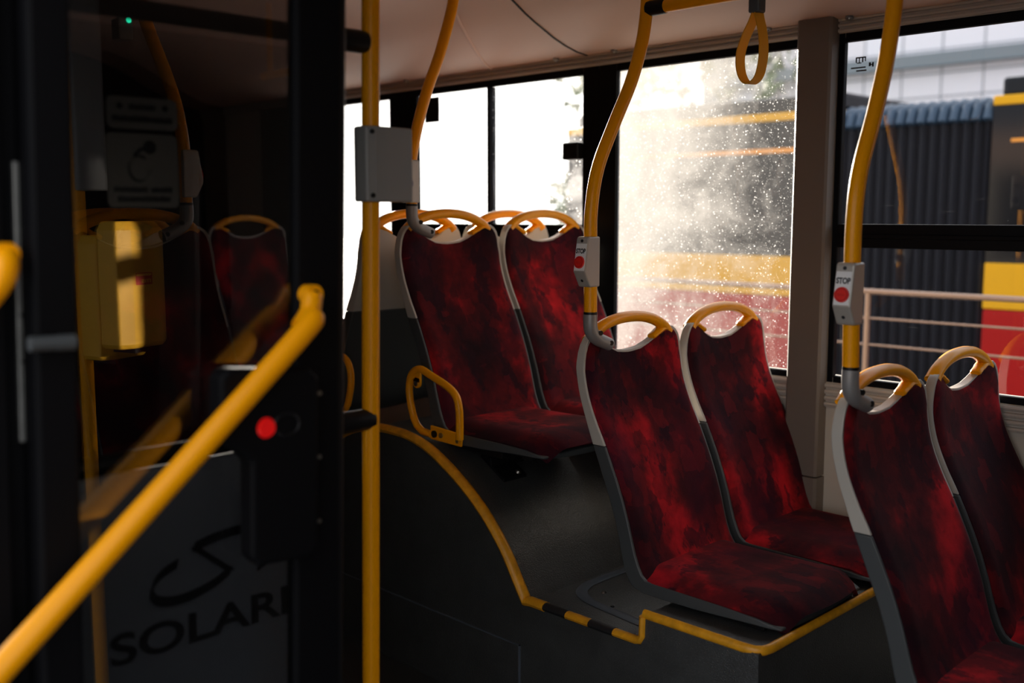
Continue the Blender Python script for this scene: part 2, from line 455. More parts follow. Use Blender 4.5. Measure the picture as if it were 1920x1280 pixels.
def ribbed(z0, z1, depth, ribs, x0, x1):
    mb = MB(); mb.box(x0, x1, YL - depth * 0.35, YL, z0, z1)
    h = (z1 - z0) / ribs
    for i in range(ribs):
        a = z0 + h * i
        mb.prism([(YL - depth * 0.3, a + h * 0.10), (YL - depth * 0.85, a + h * 0.22), (YL - depth, a + h * 0.5), (YL - depth * 0.85, a + h * 0.78), (YL - depth * 0.3, a + h * 0.90)], 'x', x0, x1)
    return mb
struct(build('trim_2', ribbed(0.806, 0.884, 0.016, 4, X0, X1), M['rail_trim'], smooth=25))
struct(build('trim_3', ribbed(1.938, 1.985, 0.014, 3, X0, X1), M['rail_trim'], smooth=25))
# taupe pillar between the misted and the clear window, in two lengths
pl = MB()
pl.prism([(-1.675, 2.95), (-1.675, 2.905), (-1.668, 2.898), (-1.567, 2.898), (-1.560, 2.905), (-1.560, 2.95)], 'z', 0.588, 1.985)
pl.prism([(-1.677, 2.95), (-1.677, 2.903), (-1.669, 2.895), (-1.566, 2.895), (-1.558, 2.903), (-1.558, 2.95)], 'z', 0.30, 0.583)
pl.prism([(2.95, 0.30), (2.895, 0.30), (2.84, 0.12), (2.84, 0.0), (2.95, 0.0)], 'x', -1.677, -1.558)
struct(build('trim_4', pl, M['pillar'], smooth=30))

# ---- windows of the far side
def window(idx, x0, x1, mat, x_pil0, x_pil1, bar=None, mull=None):
    """black bonded frame + pane(s); x_pil0/1: how far the black surround reaches"""
    zb, zt = 0.905, 1.912
    o = bpy.data.objects.new('window_%d' % idx, None); COL.objects.link(o)
    o.location = (x0, YL, zb); ORG[o.name] = (x0, YL, zb); struct(o)
    fr = MB()
    fr.box(x_pil0, x0, YL - 0.002, YL + 0.019, 0.884, 1.94)
    fr.box(x1, x_pil1, YL - 0.002, YL + 0.019, 0.884, 1.94)
    fr.box(x0, x1, YL - 0.002, YL + 0.019, 0.884, zb)
    fr.box(x0, x1, YL - 0.002, YL + 0.019, zt, 1.94)
    build('window_frame', fr, M['gasket'], o, smooth=0, bevel=0.003)
    def pane(a, b, c, d):
        p = MB(); p.box(a, b, YL + 0.012, YL + 0.017, c, d)
        p.mi = [0] * 6; p.mi[2] = 1        # the face on the cabin side carries the film
        ob = build('glass_pane', p, [M['clear'], M[mat]], o, smooth=0)
        return ob
    if bar:
        b = MB().box(x0, x1, YL - 0.010, YL + 0.03, bar[0], bar[1])
        b.box(x0, x1, YL - 0.016, YL - 0.008, bar[0] + 0.028, bar[0] + 0.042)
        build('sash_bar', b, M['gasket'], o, smooth=0, bevel=0.003)
        pane(x0, x1, zb, bar[0])
        if mull:
            build('mullion', MB().box(mull - 0.008, mull + 0.008, YL - 0.006, YL + 0.03, bar[1], zt), M['gasket'], o, smooth=0, bevel=0.002)
            pane(x0, mull - 0.008, bar[1], zt); pane(mull + 0.008, x1, bar[1], zt)
            build('sash_catch', MB().box(x1 - 0.072, x1 + 0.004, YL - 0.035, YL, 1.605, 1.668), M['rubber'], o, smooth=0, bevel=0.006)
        else:
            pane(x0, x1, bar[1], zt)
    else:
        pane(x0, x1, zb, zt)
    return o
window(1, -4.45, -3.725, 'hazy', -4.80, -3.63)
w2 = window(2, -3.535, -2.578, 'hazy', -3.63, -2.50, (1.300, 1.364), -3.080)
w3 = window(3, -2.418, -1.640, 'misty', -2.50, -1.60)
w4 = window(4, -1.541, -0.170, 'dusty', -1.60, -0.10, (1.302, 1.373))
# dark label stuck on the upper pane of window 2
st = MB().box(-3.49, -3.40, YL + 0.008, YL + 0.012, 1.795, 1.900)
tag(build('window_sticker', st, M['rubber'], smooth=0, origin=(-3.45, YL + 0.01, 1.85)), 'small black sticker at top left of the bright sliding window', 'sticker')
# etched glass marking in the corner of window 4
gm = MB()
for a, b, c, d in ((-1.512, -1.480, 1.862, 1.866), (-1.512, -1.508, 1.850, 1.866), (-1.502, -1.499, 1.850, 1.863), (-1.492, -1.488, 1.850, 1.864), (-1.483, -1.480, 1.852, 1.866), (-1.508, -1.494, 1.847, 1.850)):
    gm.box(a, b, YL + 0.0105, YL + 0.0118, c, d)
for a, b, c, d in ((-1.526, -1.480, 1.833, 1.837), (-1.509, -1.477, 1.824, 1.828), (-1.470, -1.464, 1.836, 1.847), (-1.460, -1.455, 1.834, 1.847), (-1.470, -1.455, 1.839, 1.842)):
    gm.box(a, b, YL + 0.0105, YL + 0.0118, c, d)
tag(build('glass_marking', gm, M['ink'], smooth=0, origin=(-1.49, YL + 0.011, 1.845)), 'tiny black maker marking in top left corner of clear window', 'marking')

# small fasteners along the ceiling edge
kn = []
where = ('left of the curved rear pole', 'left of the ceiling joint end', 'beside the middle pole', 'right of the hanging strap', 'right of the taupe pillar')
for i, x in enumerate((-3.573, -2.69, -2.411, -1.792, -1.518)):
    t = thing('ceiling_fastener', (x, 2.925, 1.986), 'small brass round fastener on the ceiling edge, ' + where[i], 'fastener', 'fasteners along the ceiling edge')
    base = build('base', MB().disc((x, 2.925, 1.981), (0, -0.35, -0.94), 0.012, 0.008), M['joint'], t)
    build('screw_head', MB().disc((x, 2.922, 1.976), (0, -0.35, -0.94), 0.007, 0.006, r_top=0.004), M['steel'], base)

# ------------------------------------------------------------------ raised platform with wheel arch
YP = 1.955
arch_r = [(-2.5, .738), (-2.407, .733), (-2.308, .708), (-2.19, .648), (-2.078, .568), (-1.992, .478), (-1.94, .400), (-1.905, .346)]
arch_r = [(p.x, p.z) for p in smooth_path([(x, 0, z) for x, z in arch_r], 4)]
arch_l = [(-5.0 - x, z) for x, z in arch_r[::-1][:-1]]
prof = [(-3.6, 0.0), (-3.6, 0.346)] + arch_l + arch_r + [(-1.505, 0.346), (-1.498, 0.424), (-1.175, 0.424), (-1.168, 0.0)]
plat = thing('raised_platform', (-2.2, YP, 0), 'dark grey vinyl seat platform with domed wheel arch and yellow edge', 'platform')
build('platform_body', MB().prism(prof, 'y', YP, YL - 0.001), M['vinyl'], plat, smooth=30)
def edge_trim(pts, name, mat, rr=0.012):
    mb = MB().tube([(x, YP + 0.006, z + 0.002) for x, z in pts], rr, 10, up=(0, 1, 0), r2=0.75)
    return build(name, mb, mat, plat)
step = [(-1.905, 0.346), (-1.888, 0.350), (-1.832, 0.350)]
edge_trim(arch_l + arch_r[:-1] + step, 'edge_trim', M['yellow_trim'], 0.018)
edge_trim([(-1.832, 0.350), (-1.752, 0.350)], 'edge_trim', M['black_trim'], 0.0155)
edge_trim([(-1.752, 0.350), (-1.672, 0.350)], 'edge_trim', M['yellow_trim'], 0.015)
edge_trim([(-1.672, 0.350), (-1.592, 0.350)], 'edge_trim', M['black_trim'], 0.0155)
edge_trim([(-1.592, 0.350), (-1.525, 0.350), (-1.510, 0.354), (-1.502, 0.368), (-1.501, 0.418)], 'edge_trim', M['yellow_trim'], 0.014)
rt = MB().tube([(-1.500, YP + 0.006, 0.426), (-1.215, YP + 0.006, 0.426), (-1.190, YP + 0.010, 0.426), (-1.176, YP + 0.022, 0.426), (-1.171, YP + 0.045, 0.426), (-1.171, 2.93, 0.426)], 0.012, 10, up=(0, 0, 1), r2=0.85)
build('edge_trim', rt, M['yellow_trim'], plat)
build('access_hatch', MB().box(-2.86, -1.925, YP - 0.004, YP + 0.01, 0.01, 0.217), M['vinyl'], plat, smooth=0, bevel=0.002)
build('hatch_edge', MB().box(-2.86, -1.921, YP - 0.0052, YP + 0.004, 0.217, 0.2195).box(-1.925, -1.921, YP - 0.0052, YP + 0.004, 0.01, 0.2195), M['tape'], plat, smooth=0)
bd = smooth_path([(-1.53, 2.055, 0.3475), (-1.66, 2.070, 0.3475), (-1.775, 2.085, 0.3475), (-1.838, 2.115, 0.3475), (-1.868, 2.165, 0.3475), (-1.876, 2.23, 0.3475), (-1.876, 2.50, 0.3475)], 5)
build('sealing_band', MB().tube(bd, 0.0022, 8, up=(0, 0, 1), r2=7.5), M['tape'], plat)
build('screw', MB().disc((-1.80, 2.165, 0.346), (0, 0, 1), 0.008, 0.004, r_top=0.005), M['steel'], plat)
build('screw', MB().disc((-1.715, 2.10, 0.346), (0, 0, 1), 0.006, 0.003, r_top=0.004), M['rubber'], plat)

# ------------------------------------------------------------------ seats
FR = [(.440, .215), (.471, .193), (.495, .176), (.531, .161), (.625, .134), (.71, .102), (.806, .057), (.861, .028), (.929, 0.0), (.999, -.014), (1.059, -.013), (1.10, -.010)]
RR = [(.437, .185), (.455, .141), (.507, .121), (.576, .105), (.643, .084), (.702, .060), (.80, .019), (.857, -.003), (.926, -.027), (.996, -.040), (1.046, -.038), (1.10, -.032)]
TT = [(0.0, 1.027), (.25, 1.032), (.45, 1.049), (.6, 1.067), (.71, 1.080), (.79, 1.084), (.86, 1.078), (.92, 1.064), (.965, 1.042), (1.0, 0.995)]
US = [-1, -.985, -.965, -.93, -.88, -.82, -.75, -.68, -.6, -.5, -.4, -.25, -.1]
US = US + [0.0] + [-u for u in US[::-1]]
ZB = 0.43
HW = 0.213
def conc(u, z): return 0.022 * (1 - u * u) * min(1, max(0, (z - 0.45) / 0.15))
def halfw(z): return HW + 0.005 * max(0, min(1, (z - 0.5) / 0.5))

def make_seat(name, loc, label):
    """x forward, y across, built around the seat's own base"""
    s = thing(name, (0, 0, 0), label, 'seat', 'patterned red bus seats')
    zs = 0.80
    A = []; B = []
    nv = 14
    for i in range(nv + 1):
        ra = []; rb = []
        for u in US:
            T = lerp_tab(TT, abs(u)); z = zs + (T - zs) * i / nv
            y = u * halfw(z)
            xf = lerp_tab(FR, z) - conc(u, z); xr = lerp_tab(RR, z) - conc(u, z)
            ra.append((xf, y, z - ZB)); rb.append((xr, y, z - ZB))
        A.append(ra); B.append(rb)
    build('back_shell', MB().solid(A, B), M['shell'], s, smooth=50, bevel=0.004)
    # lower dark shell: from the split down the back and forward under the cushion
    st = [((lerp_tab(FR, z), z), (lerp_tab(RR, z), z)) for z in (0.799, .76, .71, .66, .61, .565, .53, .50)]
    st += [((.184, .482), (.136, .468)), ((.197, .470), (.152, .446)), ((.225, .468), (.185, .436)), ((.27, .468), (.26, .4345)), ((.341, .467), (.341, .436)), ((.42, .466), (.42, .440)), ((.48, .464), (.48, .444)), ((.52, .462), (.52, .445)), ((.55, .455), (.55, .444)), ((.578, .448), (.578, .442))]
    A = []; B = []
    for k, (f, r) in enumerate(st):
        ra = []; rb = []
        for u in US[3:-3]:
            uu = u / .93
            hw = halfw(f[1]) if k < 9 else (HW - 0.002) * (1 - 0.17 * max(0, ((f[0] - .168) / .444 - .70) / .28) ** 3)
            c = conc(uu, f[1]) if k < 9 else 0
            dz = -0.012 * (1 - uu * uu) if k >= 10 else 0
            ra.append((f[0] - c, uu * hw, f[1] - ZB)); rb.append((r[0] - c, uu * hw, r[1] - ZB + dz))
        A.append(ra); B.append(rb)
    build('lower_shell', MB().solid(A, B), M['shell_dark'], s, smooth=50, bevel=0.004)
    # upholstered back pad
    A = []; B = []
    for i in range(19):
        ra = []; rb = []
        for u in US:
            T = lerp_tab(TT, abs(u)) - 0.006; t = i / 18
            z = 0.468 + (T - 0.468) * t; uu = u * 0.962; y = uu * halfw(z)
            ed = min(1.0, (1 - abs(u)) / 0.16, (1 - t) / 0.10 + 0.0, 1.0)
            ed = math.sin(max(0, ed) * PI / 2)
            x = lerp_tab(FR, z) - conc(uu, z)
            # two upholstery swellings: lumbar and head end
            sw = 0.006 * math.exp(-((z - 0.62) / 0.09) ** 2) * (1 - uu * uu)
            ra.append((x + 0.002 + 0.013 * ed + sw, y, z - ZB)); rb.append((x - 0.004, y, z - ZB))
        A.append(ra); B.append(rb)
    build('back_cushion', MB().solid(A, B), M['plush'], s, smooth=60)
    # seat cushion
    A = []; B = []
    for i in range(17):
        t = i / 16; x = 0.168 + (0.612 - 0.168) * t
        ra = []; rb = []
        fr = max(0, (t - 0.72) / 0.28)
        hw = (HW - 0.004) * (1 - 0.16 * fr ** 3)
        for u in US:
            ed = math.sin(min(1, (1 - abs(u)) / 0.36) * PI / 2)
            h = 0.4685 + 0.030 * ed + 0.008 * t * (1 - u * u) - 0.006 * math.exp(-((t - .35) / .3) ** 2) * (1 - u * u)
            h -= 0.036 * max(0, (t - 0.80) / 0.20) ** 2.0
            xx = x - 0.030 * u * u * fr
            ra.append((xx, u * hw, h - ZB)); rb.append((xx - 0.012 * fr, u * hw * 0.985, min(h - 0.006, 0.463 + 0.0 * t) - ZB))
        A.append(ra); B.append(rb)
    build('seat_cushion', MB().solid(A, B), M['plush'], s, smooth=60)
    # yellow grab handle with two feet
    xh = -0.036
    arc = smooth_path([(xh, -.172, 1.066), (xh, -.152, 1.085), (xh, -.112, 1.104), (xh, -.06, 1.116), (xh, 0, 1.120), (xh, .06, 1.116), (xh, .112, 1.104), (xh, .152, 1.085), (xh, .172, 1.066)], 5)
    arc = [p - Vector((0, 0, ZB)) for p in arc]; k = len(arc)
    rad = [0.0178 + 0.0035 * abs(2 * i / (k - 1) - 1) ** 6 for i in range(k)]
    h = MB().tube(arc, rad, 14, r2=0.86, up=(1, 0, 0))
    for sg in (-1, 1):
        ft = smooth_path([(xh, sg * .176, 1.068 - ZB), (xh, sg * .150, 1.076 - ZB), (xh, sg * .124, 1.066 - ZB), (xh, sg * .100, 1.055 - ZB)], 4)
        h.tube(ft, [0.0185] * 4 + [0.017] * 4 + [0.0155] * 4 + [0.013], 12, r2=0.55, up=(1, 0, 0))
    build('grab_handle', h, M['yellow'], s, smooth=50)
    # mounting rail under the shell
    build('mounting_rail', MB().box(.20, .50, -.175, -.135, 0.0, 0.010).box(.20, .50, .135, .175, 0.0, 0.010).box(.49, .53, -.19, .19, -0.002, 0.020), M['rubber'], s, smooth=0, bevel=0.002)
    s.location = loc
    return s

ZM, ZR, ZF = ZB, ZB + 0.285, ZB - 0.075
XM, XR, XF = -1.76, -2.50, -1.025
YA, YW = 2.240, 2.690            # over the wheel arch
MA, MW = 2.258, 2.716            # middle and front pairs
seat = make_seat('bus_seat', (XM, MA, ZM), 'red patterned bus seat by the aisle in the middle pair, pole clamped to its corner')
def place(loc, label, rz=0.0):
    c = copy_tree(seat); c.location = loc; c.rotation_euler = (0, 0, rz); c['label'] = label
    return c
place((XM, MW, ZM), 'red patterned bus seat by the misted window, right one of the middle pair')
front_aisle = place((XF, MA, ZF), 'large red bus seat in front of the taupe pillar, with a stop pole on it')
place((XF, MW, ZF), 'red patterned bus seat cut by the right edge of the photo, beside the clear window')
rear_aisle = place((XR, YA, ZR), 'red patterned bus seat over the wheel arch with yellow armrest facing us')
place((XR, YW, ZR), 'red patterned bus seat over the wheel arch beside the window, behind the armrest seat')
XB = 2 * -2.622 - XR
b1 = place((XB, YA, ZR), 'rear-facing bus seat turned back to back with the armrest seat, grey shell showing', PI)
place((XB, YW, ZR), 'rear-facing bus seat beside the window, only cream shell and yellow handle showing', PI)
YRA = 1.275
place((-2.68, YRA, ZR), 'dark red bus seat with pole seen behind the tinted door glass')
place((-2.68, YRA - 0.45, ZR), 'dark red bus seat at far left behind the door glass, nearest the door-side wall')
place((-2.92, YRA, ZR), 'rear-facing bus seat behind the door glass with grey shell and yellow handle', PI)
place((-2.92, YRA - 0.45, ZR), 'rear-facing bus seat behind the door glass against the door-side wall', PI)
place((-4.50, YW, ZR - 0.02), 'far dark bus seat at the rear, its handle arch alone at right behind door glass')
place((-4.50, YA, ZR - 0.02), 'far dark bus seat beside the aisle, behind the poled seat in the door glass')

def add_part(seat_root, name, mb, mat, **kw):
    """mb in world coordinates, seat root unrotated"""
    ORG[seat_root.name] = tuple(seat_root.location)
    return build(name, mb, mat, seat_root, **kw)
def armrest(root, sx, mirror=False):
    ox = root.location.x
    def Q(x, y, z): return (ox - (x - XR), y, z) if mirror else (ox + (x - XR), y, z)
    yy = 2.000
    pts = smooth_path([(-2.385, yy, .745), (-2.418, yy, .768), (-2.440, yy, .82), (-2.447, yy, .875), (-2.432, yy, .918), (-2.395, yy, .936), (-2.345, yy, .922), (-2.270, yy, .897), (-2.232, yy, .872), (-2.219, yy, .835), (-2.217, yy, .79), (-2.217, yy, .745)], 5)
    pts = [(-2.345, yy, .742)] + [tuple(p) for p in pts]
    if not mirror: mb = MB().tube(pts, 0.0115, 14, up=(0, 1, 0))
    else: mb = MB().tube([(2 * -2.597 - p[0], p[1], p[2]) for p in pts], 0.0115, 14, up=(0, 1, 0))
    def L(x, y, z):                                    # into the seat's own frame
        if mirror:
            return (root.location.x + ((2 * -2.622 - x) - 0) - root.location.x, y, z)
        return (x, y, z)
    ORG[root.name] = tuple(root.location)
    if mirror:
        mx = MB(); R = Matrix.Rotation(-PI, 4, 'Z'); c = Vector(root.location)
        mx.add([tuple(c + (R @ (Vector(p) - c))) for p in mb.v], mb.f); mb = mx
    a = build('armrest', mb, M['yellow'], root)
    if mirror: return
    pts2 = [(-2.355, .725), (-2.217, .722), (-2.213, .760), (-2.355, .768)]
    build('armrest_plate', MB().prism(pts2, 'y', 2.004, 2.012), M['yellow'], a, smooth=0, bevel=0.003)
    build('armrest_plate', MB().disc((-2.412, 1.999, .893), (0, 1, 0), 0.018, 0.008).box(-2.43, -2.394, 1.999, 2.007, .893, .925), M['yellow'], a, smooth=30, bevel=0.002)
    build('bolt', MB().disc((-2.412, 1.999, .890), (0, -1, 0), 0.008, 0.004), M['steel'], a)
    build('bolt', MB().disc((-2.334, 2.004, .744), (0, -1, 0), 0.011, 0.005), M['rubber'], a)
    build('bolt', MB().disc((-2.304, 2.004, .744), (0, -1, 0), 0.008, 0.004), M['steel'], a)
    build('bolt', MB().disc((-2.232, 2.004, .737), (0, -1, 0), 0.006, 0.003), M['steel'], a)
armrest(rear_aisle, 1)
armrest(b1, -1, True)
# angled leg with bolted foot under the armrest seat, and a cross bar
lg = MB().prism([(-2.30, .715), (-2.16, .715), (-2.185, .66), (-2.20, .62), (-2.185, .590), (-2.225, .60), (-2.25, .64)], 'y', 2.165, 2.185)
lg.prism([(-2.32, .715), (-2.10, .715), (-2.10, .695), (-2.32, .700)], 'y', 2.06, 2.42)
lg.prism([(-2.245, .70), (-2.195, .70), (-2.185, .640), (-2.21, .640)], 'y', 2.10, 2.24)
build('leg', lg, M['rubber'], rear_aisle, smooth=0, bevel=0.003)
ft = MB()
ft.add([(-2.235, 2.10, .672), (-2.235, 2.20, .672), (-2.135, 2.20, .612), (-2.135, 2.10, .612), (-2.235, 2.10, .682), (-2.235, 2.20, .682), (-2.135, 2.20, .622), (-2.135, 2.10, .622)],
       [(0, 1, 2, 3), (7, 6, 5, 4), (0, 4, 5, 1), (1, 5, 6, 2), (2, 6, 7, 3), (3, 7, 4, 0)])
build('foot_plate', ft, M['rubber'], rear_aisle, smooth=0, bevel=0.003)
build('bolt', MB().disc((-2.150, 2.175, .628), (0.5, 0, 0.85), 0.011, 0.009, r_top=0.007), M['steel'], rear_aisle)
# pedestal under the front pair
for s_ in (front_aisle,):
    pd = MB().box(XF + .24, XF + .42, 2.10, 2.42, 0.0, ZF + .001)
    add_part(s_, 'pedestal', pd, M['rubber'], smooth=0, bevel=0.01)

# ------------------------------------------------------------------ poles
def pole(label, x, path, zring, side=1, dz=0.0):
    """path: (y, z) points from the ring up; joint elbows into the seat corner"""
    y0 = path[0][0]
    t = thing('grab_pole', (x, y0, zring - 0.09), label, 'pole', 'curved yellow grab poles')
    pts = smooth_path([(x, y, z) for y, z in path], 8)
    build('tube', MB().tube(pts, 0.0172, 20, up=(1, 0, 0)), M['yellow'], t, smooth=60)
    build('ring', MB().tube([(x, y0, zring - 0.006), (x, y0, zring + 0.004)], 0.0182, 20), M['rubber'], t)
    el = smooth_path([(x, y0, zring - 0.003), (x, y0, zring - 0.03), (x, y0 + side * .006, zring - .050), (x, y0 + side * .026, zring - .068), (x + .002, y0 + side * .052, zring - .079), (x + .003, y0 + side * .076, zring - .088)], 4)
    k = len(el)
    rad = [0.0185 if i < k * .45 else 0.0185 - 0.003 * (i / k - .45) for i in range(k)]
    jt = build('joint', MB().tube(el, rad, 18, up=(1, 0, 0)), M['joint'], t, smooth=60)
    for dy, dzz in ((.022, -.052), (.066, -.082)):
        build('bolt', MB().disc((x + .012, y0 + side * dy, zring + dzz), (1, -0.3, 0), 0.0065, 0.009), M['rubber'], jt)
    return t
pole('curved yellow grab pole clamped to the middle seat pair, meeting the ceiling rail', XM,
     [(2.05, 1.14), (2.049, 1.30), (2.049, 1.41), (2.074, 1.52), (2.137, 1.635), (2.210, 1.757), (2.254, 1.87), (2.270, 1.97), (2.274, 2.08), (2.274, 2.205)], 1.145)
pole('curved yellow grab pole at right, standing on the seat in front of the pillar', -1.028,
     [(2.045, 1.07), (2.035, 1.25), (2.033, 1.385), (2.050, 1.49), (2.107, 1.615), (2.152, 1.735), (2.176, 1.85), (2.184, 1.96), (2.188, 2.08), (2.188, 2.215)], 1.077)
pole('curved yellow grab pole clamped to the armrest seat over the wheel arch', -2.488,
     [(2.052, 1.425), (2.052, 1.53), (2.056, 1.585), (2.081, 1.68), (2.120, 1.785), (2.155, 1.86), (2.186, 1.935), (2.230, 2.07), (2.24, 2.205)], 1.430)
pole('dim yellow grab pole behind the tinted door glass, leaning to the left', -2.68,
     [(1.405, 1.425), (1.405, 1.52), (1.402, 1.60), (1.385, 1.70), (1.355, 1.79), (1.312, 1.90), (1.285, 2.0), (1.265, 2.10), (1.262, 2.225)], 1.430, side=-1)

# horizontal ceiling rail from the middle pole towards the front
rl = thing('ceiling_rail', (-1.76, 2.266, 1.944), 'yellow horizontal rail under the ceiling, running forward from the middle pole', 'rail')
build('tube', MB().tube([(-1.715, 2.266, 1.944), (0.9, 2.266, 1.944)], 0.0165, 18, up=(0, 0, 1)), M['yellow'], rl)
build('sleeve', MB().tube([(-1.760, 2.268, 1.945), (-1.752, 2.268, 1.945), (-1.70, 2.266, 1.944), (-1.695, 2.266, 1.944)], [0.012, 0.0205, 0.0195, 0.018], 18, up=(0, 0, 1)), M['rubber'], rl)
build('hanger', MB().tube([(0.85, 2.266, 1.944), (0.85, 2.266, 2.215)], 0.012, 12), M['yellow'], rl)

# hanging strap
hs = thing('hanging_strap', (-1.421, 2.266, 1.72), 'yellow looped hand strap hanging from the ceiling rail', 'strap')
build('clip', MB().box(-1.442, -1.398, 2.243, 2.289, 1.922, 1.966).box(-1.436, -1.404, 2.250, 2.282, 1.889, 1.925), M['shell_dark'], hs, smooth=0, bevel=0.005)
lp = smooth_path([(-1.419, 2.266, 1.895), (-1.432, 2.266, 1.868), (-1.450, 2.266, 1.835), (-1.463, 2.266, 1.797), (-1.462, 2.266, 1.760), (-1.450, 2.266, 1.732), (-1.431, 2.266, 1.722), (-1.411, 2.266, 1.735), (-1.401, 2.266, 1.765), (-1.398, 2.266, 1.805), (-1.403, 2.266, 1.845), (-1.411, 2.266, 1.875), (-1.416, 2.266, 1.895)], 5)
build('loop', MB().ribbon(lp, 0.0135, 0.0035, (0.35, 1, 0)), M['strap'], hs, smooth=60)

# ------------------------------------------------------------------ stop buttons
def stop_button(x, y, z, label, detail=True):
    """housing on the aisle side of a pole at (x, y); z = top of the housing"""
    t = thing('stop_button', (x, y, z - 0.13), label, 'button', 'stop buttons on the poles')
    hw = 0.0205
    prof = [(y + 0.014, z), (y - 0.030, z), (y - 0.033, z - 0.006), (y - 0.046, z - 0.090), (y - 0.024, z - 0.130), (y + 0.014, z - 0.130)]
    build('housing', MB().prism(prof, 'x', x - hw, x + hw), M['box_warm'], t, smooth=0, bevel=0.004)
    a = Vector((0, y - 0.033, z - 0.006)); b = Vector((0, y - 0.046, z - 0.090)); d = (b - a).normalized(); n = Vector((0, d.z, -d.y))
    if n.y > 0: n = -n
    def P(u, v, h): return Vector((x + u, 0, 0)) + a + d * v + n * h
    def plate(name, u0, u1, v0, v1, h0, h1, mat):
        vs = [P(u, v, h) for h in (h0, h1) for v in (v0, v1) for u in (u0, u1)]
        return build(name, MB().add(vs, [(0, 2, 3, 1), (4, 5, 7, 6), (0, 1, 5, 4), (2, 6, 7, 3), (0, 4, 6, 2), (1, 3, 7, 5)]), mat, t, smooth=0)
    fpl = plate('face_plate', -0.0172, 0.0172, 0.012, 0.082, -0.001, 0.0012, M['white'])
    if detail:
        tx = text_mb('STOP', 0.0168, P(0.0, 0.037, 0.0012), (1, 0, 0), -d, 0.0004, 0.0007, 'CENTER', 0.78)
        build('lettering', tx, M['ink'], fpl, smooth=0)
    bt_ = build('button', MB().disc(P(0, 0.0605, 0.001), n, 0.0165, 0.0045, 28, 0.0155), M['red'], t, smooth=40)
    build('button_rim', MB().tube([P(0.0125 * math.cos(q), 0.0605 + 0.0125 * math.sin(q), 0.0055) for q in [2 * PI * i / 28 for i in range(29)]], 0.0008, 6), M['red_dark'], bt_)
    gl = MB()
    for q in range(3):
        c0 = -0.006 + q * 0.006
        gl.tube([P(c0 - 0.002, 0.064, 0.0056), P(c0 - 0.001, 0.0585, 0.0056), P(c0 + 0.001, 0.0585, 0.0056), P(c0 + 0.002, 0.064, 0.0056)], 0.0005, 5)
    build('button_mark', gl, M['red_dark'], bt_)
    build('screw', MB().disc(P(0.0, 0.005, 0.0), n, 0.004, 0.0012), M['ink'], t)
    c = Vector((x, y - 0.033, z - 0.113)); n2 = Vector((0, -0.88, -0.48))
    build('screw', MB().disc(c - n2 * 0.002, n2, 0.004, 0.003), M['ink'], t)
    return t
stop_button(XM, 2.049, 1.345, 'grey stop button box with red button on the middle pole')
stop_button(-1.028, 2.036, 1.302, 'stop button box with red button on the right pole before the clear window')
stop_button(-2.488, 2.053, 1.567, 'grey stop button box half hidden behind the front pole, on the rear curved pole')

sbk = stop_button(-2.68, 1.404, 1.578, 'dark stop button box on the dim pole behind the door glass', False)
sbk.rotation_euler = (0, 0, PI)

# ------------------------------------------------------------------ front pole, partition and signs
XP, YPF = -1.61, 1.224
fp = thing('vertical_pole', (XP, YPF, 0), 'straight yellow floor to ceiling pole beside the open door', 'pole')
build('tube', MB().tube([(XP, YPF - 0.026, 0), (XP, YPF + 0.018, 2.235)], 0.0172, 24), M['yellow'], fp, smooth=60)
build('floor_flange', MB().disc((XP, YPF, 0), (0, 0, 1), 0.045, 0.012, r_top=0.04), M['joint'], fp)
sb = thing('pole_box', (XP, YPF, 1.425), 'light grey device box clamped on the straight front pole', 'box')
bx = MB().prism([(XP - 0.022, YPF - 0.020), (XP - 0.004, YPF - 0.027), (XP + 0.022, YPF - 0.024), (XP + 0.028, YPF - 0.004), (XP + 0.028, YPF + 0.020), (XP + 0.022, YPF + 0.090), (XP - 0.022, YPF + 0.090)], 'z', 1.425, 1.567)
build('housing', bx, M['box_grey'], sb, smooth=0, bevel=0.004)
for zz in (1.437, 1.556):
    build('screw', MB().disc((XP + 0.026, YPF - 0.012, zz), (0.94, -0.33, 0), 0.0045, 0.003), M['rubber'], sb)
fpb = build('face_plate', MB().box(XP - 0.017, XP + 0.017, YPF + 0.089, YPF + 0.092, 1.436, 1.556), M['white'], sb, smooth=0)
build('button', MB().disc((XP, YPF + 0.092, 1.462), (0, 1, 0), 0.0145, 0.004), M['blue'], sb)
pr = MB()                                                           # pram pictogram
pr.prism([(XP + 0.012 * math.cos(q), 1.528 + 0.010 * math.sin(q)) for q in [PI + PI * i / 10 for i in range(11)]], 'y', YPF + 0.0915, YPF + 0.093)
pr.disc((XP - 0.006, YPF + 0.0915, 1.513), (0, 1, 0), 0.003, 0.0015); pr.disc((XP + 0.006, YPF + 0.0915, 1.513), (0, 1, 0), 0.003, 0.0015)
build('pictogram', pr, M['ink'], fpb, smooth=0)

ptn = thing('partition', (XP, 0.85, 0), 'grey partition panel with a large emblem and dark lettering behind the door glass', 'partition')
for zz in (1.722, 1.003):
    build('rail', MB().tube([(XP, 0.505, zz), (XP, YPF - 0.05, zz)], 0.0165, 16, up=(0, 0, 1)), M['rubber'], ptn)  # black colour stands in for yellow rails lying in shade
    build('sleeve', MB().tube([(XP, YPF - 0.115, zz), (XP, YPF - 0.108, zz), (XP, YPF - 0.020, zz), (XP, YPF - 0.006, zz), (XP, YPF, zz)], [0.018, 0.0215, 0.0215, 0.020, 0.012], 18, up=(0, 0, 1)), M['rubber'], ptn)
build('lower_panel', MB().box(XP - 0.012, XP + 0.004, 0.56, YPF - 0.125, 0.10, 0.985), M['partition'], ptn, smooth=0, bevel=0.004)
build('upper_pane', MB().box(XP - 0.008, XP - 0.003, 0.56, YPF - 0.10, 1.03, 1.695), M['part_glass'], ptn, smooth=0)
